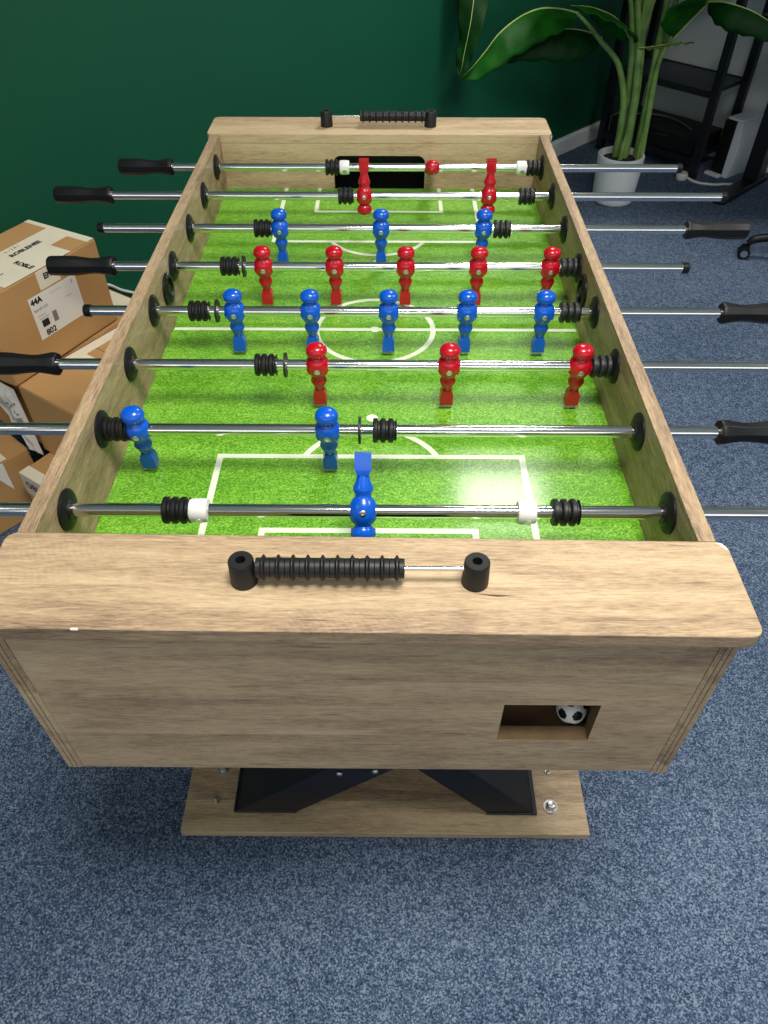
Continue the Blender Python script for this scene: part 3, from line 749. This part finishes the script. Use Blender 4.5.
leaf([(0.92, 2.83, 1.15), (0.84, 2.76, 1.28), (0.72, 2.68, 1.32), (0.56, 2.62, 1.25), (0.42, 2.84, 1.10)][:4], 0.12, 0.4, 'leaf')
leaf([(0.99, 2.86, 1.2), (0.98, 2.80, 1.4), (0.95, 2.70, 1.55), (0.90, 2.55, 1.62)], 0.12, 0.3, 'leaf')
leaf([(1.085, 2.85, 1.1), (1.09, 2.78, 1.28), (1.13, 2.66, 1.42), (1.2, 2.5, 1.46)], 0.12, 0.3, 'leaf')
leaf([(1.20, 2.90, 1.05), (1.27, 2.92, 1.2), (1.38, 2.90, 1.32), (1.5, 2.84, 1.36)], 0.12, 0.3, 'leaf')

stem([(1.12, 2.85, 0.55), (1.15, 2.82, 0.70), (1.19, 2.77, 0.775), (1.216, 2.70, 0.792)], 0.007, 0.0045)
leaf([(1.216, 2.700, 0.792), (1.242, 2.640, 0.803), (1.278, 2.600, 0.802), (1.334, 2.570, 0.789), (1.398, 2.540, 0.762), (1.460, 2.520, 0.722), (1.53, 2.49, 0.66)], 0.078, 1.15, 'leaf_dark', rib=0.003)
# upper crown: unseen arching leaves, added above to shade the corner
rc = random.Random(11)
for k in range(22):
    az = math.radians(142+200*(k+0.5)/22+rc.uniform(-5, 5)); R_ = rc.uniform(0.52, 0.80) if k % 2 else rc.uniform(0.36, 0.55)
    zb_ = rc.uniform(1.0, 1.2); pk = rc.uniform(1.30, 1.65); zt_ = rc.uniform(0.98, 1.15)
    bx, by = 1.03, 2.84
    d = Vector((math.cos(az), math.sin(az)))
    lim = ((bx-1.28)*0.719+(by-3.79)*-0.695+d.x*R_*0.719+d.y*R_*-0.695)
    if lim < 0.24: R_ *= 0.45
    P_ = lambda t, z: (bx+d.x*R_*t, by+d.y*R_*t, z)
    stem([(bx, by, 0.60), P_(0.05, 0.85), P_(0.10, zb_)], 0.009, 0.006)
    leaf([P_(0.10, zb_), P_(0.28, pk-0.08), P_(0.52, pk), P_(0.80, (pk+zt_)/2+0.05), P_(1.0, zt_)], 0.15, 0.35, 'leaf')
# ------------------------------------------------------------------ black shelf in the corner
A2 = Vector((0.682, -0.731)); B2 = Vector((0.731, 0.682))       # along the white wall, along the green wall
FL = Vector((1.095, 3.47)); LS, DS, HS = 0.575, 0.31, 1.45
sh = thing('shelf_unit', 'black metal shelf unit standing in the corner against the white wall', 'shelf', ((FL+A2*LS/2+B2*DS/2).x, (FL+A2*LS/2+B2*DS/2).y, 0))
fs = Matrix(((A2.x, B2.x, 0, FL.x), (A2.y, B2.y, 0, FL.y), (0, 0, 1, 0), (0, 0, 0, 1)))
for a in (0, LS-0.035):
    for b in (0, DS-0.035):
        mb = MB(); mb.box((a, b, 0.0005), (a+0.035, b+0.035, HS), 0, fs); build('post', mb, 'black_steel', sh, world=True, bevel=0.002)
for z in (0.07, 0.36, 0.80, 1.2):
    mb = MB(); mb.box((0.036, 0.004, z), (LS-0.036, DS-0.004, z+0.018), 0, fs)
    mb.box((0.036, -0.001, z-0.006), (LS-0.036, 0.008, z+0.022), 1, fs); mb.box((0.036, DS-0.008, z-0.006), (LS-0.036, DS+0.001, z+0.022), 1, fs)
    build('shelf_board', mb, ['dark_board', 'black_steel'], sh, world=True)
# black case on the lowest board
mb = MB(); mb.box((0.05, 0.02, 0.0935), (LS-0.05, DS-0.04, 0.165), 0, fs); mb.box((0.18, 0.017, 0.115), (0.36, 0.02, 0.140), 0, fs)
kb = fs @ Vector((LS/2, DS/2, 0.0935))
cs = thing('equipment_case', 'flat black case lying on the lowest board of the shelf', 'case', kb)
build('case_body', mb, 'black', cs, world=True, bevel=0.006)
mb = MB(); mb.tube([fs @ Vector(q) for q in ((0.24, 0.012, 0.155), (0.26, -0.006, 0.157), (0.36, -0.006, 0.157), (0.38, 0.012, 0.155))], 0.005, 8); build('carry_handle', mb, 'black', cs, world=True)
pts = spline([fs @ Vector(q) for q in ((0.10, 0.10, 0.172), (0.16, 0.16, 0.1705), (0.24, 0.20, 0.1705), (0.34, 0.18, 0.1705), (0.44, 0.12, 0.1705))], 6)
tag(build('power_lead', MB().tube(pts, 0.0035, 8), 'lead_grey', loc=(pts[2].x, pts[2].y, 0.166), world=True), 'thin grey lead lying on the flat black case in the shelf', 'cable')

# ------------------------------------------------------------------ desk
D1 = Vector((0.695, -0.719)); D2 = Vector((0.719, 0.695)); DC = Vector((1.515, 2.775))-D2*0.06-D1*0.036
fd = Matrix(((D1.x, D2.x, 0, DC.x), (D1.y, D2.y, 0, DC.y), (0, 0, 1, 0), (0, 0, 0, 1)))
DL, DD, DH = 1.3, 0.52, 0.74
dk = thing('desk', 'black height-adjustable desk with T-shaped feet beside the shelf', 'desk', fd @ Vector((DL/2, DD/2, 0)))
mb = MB(); mb.prism(rounded(0, 0, DL, DD, 0.02, 5), DH-0.024, DH, 'z', 0, fd); build('desk_top', mb, 'black', dk, world=True, bevel=0.003)
fdi = fd.inverted()
ft = fdi @ Vector((1.515, 2.775, 0))
for k, xo in enumerate((ft.x, DL-ft.x)):
    o = MB(); q = rounded(xo-0.035, ft.y, xo+0.035, ft.y+0.45, 0.034, 8); o.prism(q, 0.0005, 0.030, 'z', 0, fd)
    leg_o = build('leg', o, 'black_steel', dk, world=True, bevel=0.004)
    c = MB(); c.box((xo-0.035, ft.y+0.29, 0.0305), (xo+0.035, ft.y+0.37, 0.42), 0, fd); build('outer_column', c, 'black_steel', leg_o, world=True, bevel=0.003)
    c = MB(); c.box((xo-0.028, ft.y+0.297, 0.42), (xo+0.028, ft.y+0.363, DH-0.025), 0, fd); build('inner_column', c, 'steel', leg_o, world=True, bevel=0.003)
mb = MB(); mb.box((ft.x+0.03, ft.y+0.30, DH-0.065), (DL-ft.x-0.03, ft.y+0.36, DH-0.025), 0, fd); build('cross_beam', mb, 'black_steel', dk, world=True)

# ------------------------------------------------------------------ white tower under the desk
TA = Vector((0.60, -0.80)); TB = Vector((0.80, 0.60)); TC = Vector((1.596, 3.142))
fw = Matrix(((TA.x, TB.x, 0, TC.x), (TA.y, TB.y, 0, TC.y), (0, 0, 1, 0), (0, 0, 0, 1)))
tw = thing('computer_tower', 'white-fronted tower case with dark side on the floor beside the desk leg', 'computer', fw @ Vector((0.05, 0.12, 0)))
HT = 0.245
mb = MB(); mb.prism(rounded(0.0, 0.0, 0.062, 0.17, 0.006, 3), 0.006, HT, 'z', 0, fw); build('tower_body', mb, 'black', tw, world=True, bevel=0.002)
mb = MB(); n = 14
prof = [(0.0925+0.012*math.sin(PI*k/n), 0.0006+(HT+0.004)*k/n) for k in range(n+1)]
outl = [(0.063, 0.0006)]+prof+[(0.063, HT+0.0046)]
vv = [fw @ Vector((a, 0.002, q)) for a, q in outl]+[fw @ Vector((a, 0.168, q)) for a, q in outl]; m_ = len(outl)
mb.add(vv, [list(range(m_)), list(range(m_, 2*m_))[::-1]]+[(k, (k+1) % m_, (k+1) % m_+m_, k+m_) for k in range(m_)])
build('front_cover', mb, 'device_white', tw, world=True, bevel=0.002)
mb = MB(); mb.box((0.012, 0.0, HT+0.0052), (0.096, 0.168, HT+0.016), 0, fw); build('top_cover', mb, 'device_white', tw, world=True, bevel=0.004)
mb = MB(); mb.box((-0.012, -0.030, 0.0005), (0.066, -0.001, 0.014), 0, fw); build('foot', mb, 'device_white', tw, world=True, bevel=0.003)
# plug and its lead on the carpet
pl = thing('power_plug', 'white power plug with a white lead trailing over the carpet by the plant pot', 'plug', (1.435, 3.065, 0))
mb = MB(); mb.lathe([(0, 0.0008), (0.024, 0.0008), (0.027, 0.006), (0.027, 0.024), (0.023, 0.032), (0, 0.034)], 24); build('plug_body', mb, 'cable', pl)
pts = spline([(1.460, 3.050, 0.012), (1.485, 3.020, 0.0062), (1.525, 2.995, 0.0062), (1.575, 2.985, 0.0062), (1.62, 2.99, 0.0062), (1.66, 2.985, 0.0062)], 8)
build('lead', MB().tube(pts, 0.0058, 8), 'cable', pl, world=True)
pts = spline([(1.79, 3.175, 0.0054), (1.865, 3.13, 0.0054), (1.93, 3.06, 0.0054), (2.02, 2.94, 0.0054)], 8)
tag(build('cable', MB().tube(pts, 0.005, 8), 'cable', loc=(1.79, 3.15, 0), world=True), 'white cable on the carpet behind the desk leg', 'cable')

# ------------------------------------------------------------------ office chair (only one castor reaches into the picture)
HX, HY = 1.768, 2.178
ch = thing('office_chair', 'black office chair on castors, one foot with its castor showing beside the desk', 'chair', (HX, HY, 0))
for k in range(5):
    a = PI-0.25+2*PI*k/5
    d = Vector((math.cos(a), math.sin(a), 0)); R0 = Vector((HX, HY, 0))
    pts = [R0+d*0.02+Vector((0, 0, 0.115)), R0+d*0.12+Vector((0, 0, 0.112)), R0+d*0.22+Vector((0, 0, 0.098)), R0+d*0.29+Vector((0, 0, 0.080)), R0+d*0.31+Vector((0, 0, 0.062))]
    ft_ = build('base_arm', MB().tube(spline(pts, 5), [0.022-0.009*i/20 for i in range(21)], 10), 'black', ch, world=True)
    mb = MB(); ax = Vector((-d.y, d.x, 0)); c = R0+d*0.315+Vector((0, 0, 0.0245))
    for s in (-1, 1):
        q = c+ax*s*0.012
        mt = Matrix.Translation(q) @ ax.to_track_quat('Z', 'Y').to_matrix().to_4x4()
        mb.lathe([(0.012, -0.009), (0.0225, -0.009), (0.024, -0.006), (0.024, 0.006), (0.0225, 0.009), (0.012, 0.009)], 24, 0, mt)
        mb.lathe([(0.0, -0.010), (0.014, -0.010), (0.014, 0.010), (0.0, 0.010)], 18, 1, mt)
    mb.box((-0.016, -0.005, 0.0), (0.016, 0.005, 0.034), 0, Matrix.Translation(c))
    build('castor', mb, ['black', 'steel'], ch, world=True)
mb = MB(); mb.lathe([(0.04, 0.09), (0.042, 0.13), (0.028, 0.16), (0.026, 0.30), (0.016, 0.305), (0.016, 0.42)], 24); build('gas_column', mb, 'black', ch)
mb = MB(); mb.prism(rounded(-0.23, -0.23, 0.23, 0.23, 0.10, 8), 0.42, 0.49); build('seat', mb, 'black', ch, bevel=0.02)
mb = MB(); mb.prism(rounded(-0.21, 0.55, 0.21, 1.05, 0.08, 8), -0.25, -0.20, 'y'); mb.box((-0.03, -0.265, 0.40), (0.03, -0.25, 0.75)); mb.box((-0.03, -0.265, 0.40), (0.03, -0.10, 0.419))
build('backrest', mb, 'black', ch, bevel=0.012)

# ------------------------------------------------------------------ lamps
def panel(name, loc, sx, sy, power, col=(1, 0.97, 0.92), spread=PI, rot=None):
    l = bpy.data.lights.new(name, 'AREA'); l.shape = 'RECTANGLE'; l.size = sx; l.size_y = sy; l.energy = power; l.color = col; l.spread = spread
    o = bpy.data.objects.new(name, l); COL.objects.link(o); o.location = loc
    if rot: o.rotation_euler = rot
    return o
panel('ceiling_panel', (0.585, 2.06, CEIL-0.06), 0.40, 0.28, 22, (1, 0.97, 0.92), spread=2.3)
panel('ceiling_panel', (0.25, -0.42, CEIL-0.03), 0.6, 0.6, 33, (1, 0.97, 0.92), spread=2.5)
panel('ceiling_panel', (2.1, 0.1, CEIL-0.03), 0.6, 0.6, 26, (1, 0.97, 0.93))
panel('ceiling_panel', (-1.9, -1.2, CEIL-0.03), 0.6, 0.6, 6, (1, 0.97, 0.93))
panel('rear_fill_light', (0.5, -4.15, 2.05), 6.0, 1.2, 42, (0.96, 0.98, 1.0), rot=(PI/2, 0, 0))  # unseen cool light behind the camera, added for bright bands on the rods

w = bpy.data.worlds.new('room_world'); S.world = w; w.use_nodes = True
w.node_tree.nodes['Background'].inputs[0].default_value = (0.5, 0.5, 0.5, 1); w.node_tree.nodes['Background'].inputs[1].default_value = 0.3

# ------------------------------------------------------------------ camera and colour management
cam = bpy.data.cameras.new('camera'); co = bpy.data.objects.new('camera', cam); COL.objects.link(co)
right = Vector((0.99996, 0.0085, -0.0004)); up = Vector((-0.0058, 0.7117, 0.7025)); fwd = Vector((-0.0062, 0.7025, -0.7117))
fwd.normalize(); right = (right-fwd*right.dot(fwd)).normalized(); up = right.cross(fwd)
co.matrix_world = Matrix(((right.x, up.x, -fwd.x, 0.0247), (right.y, up.y, -fwd.y, -0.6282), (right.z, up.z, -fwd.z, 0.5582+H), (0, 0, 0, 1)))
cam.sensor_width = 36; cam.sensor_fit = 'AUTO'; cam.lens = 741.55/1024*36; cam.clip_start = 0.02; cam.clip_end = 50
S.camera = co
S.view_settings.view_transform = 'Standard'; S.view_settings.look = 'None'; S.view_settings.gamma = 1.0; S.view_settings.use_curve_mapping = False
S.view_settings.exposure = 0.0
S.cycles.use_denoising = True
S.cycles.max_bounces = 8
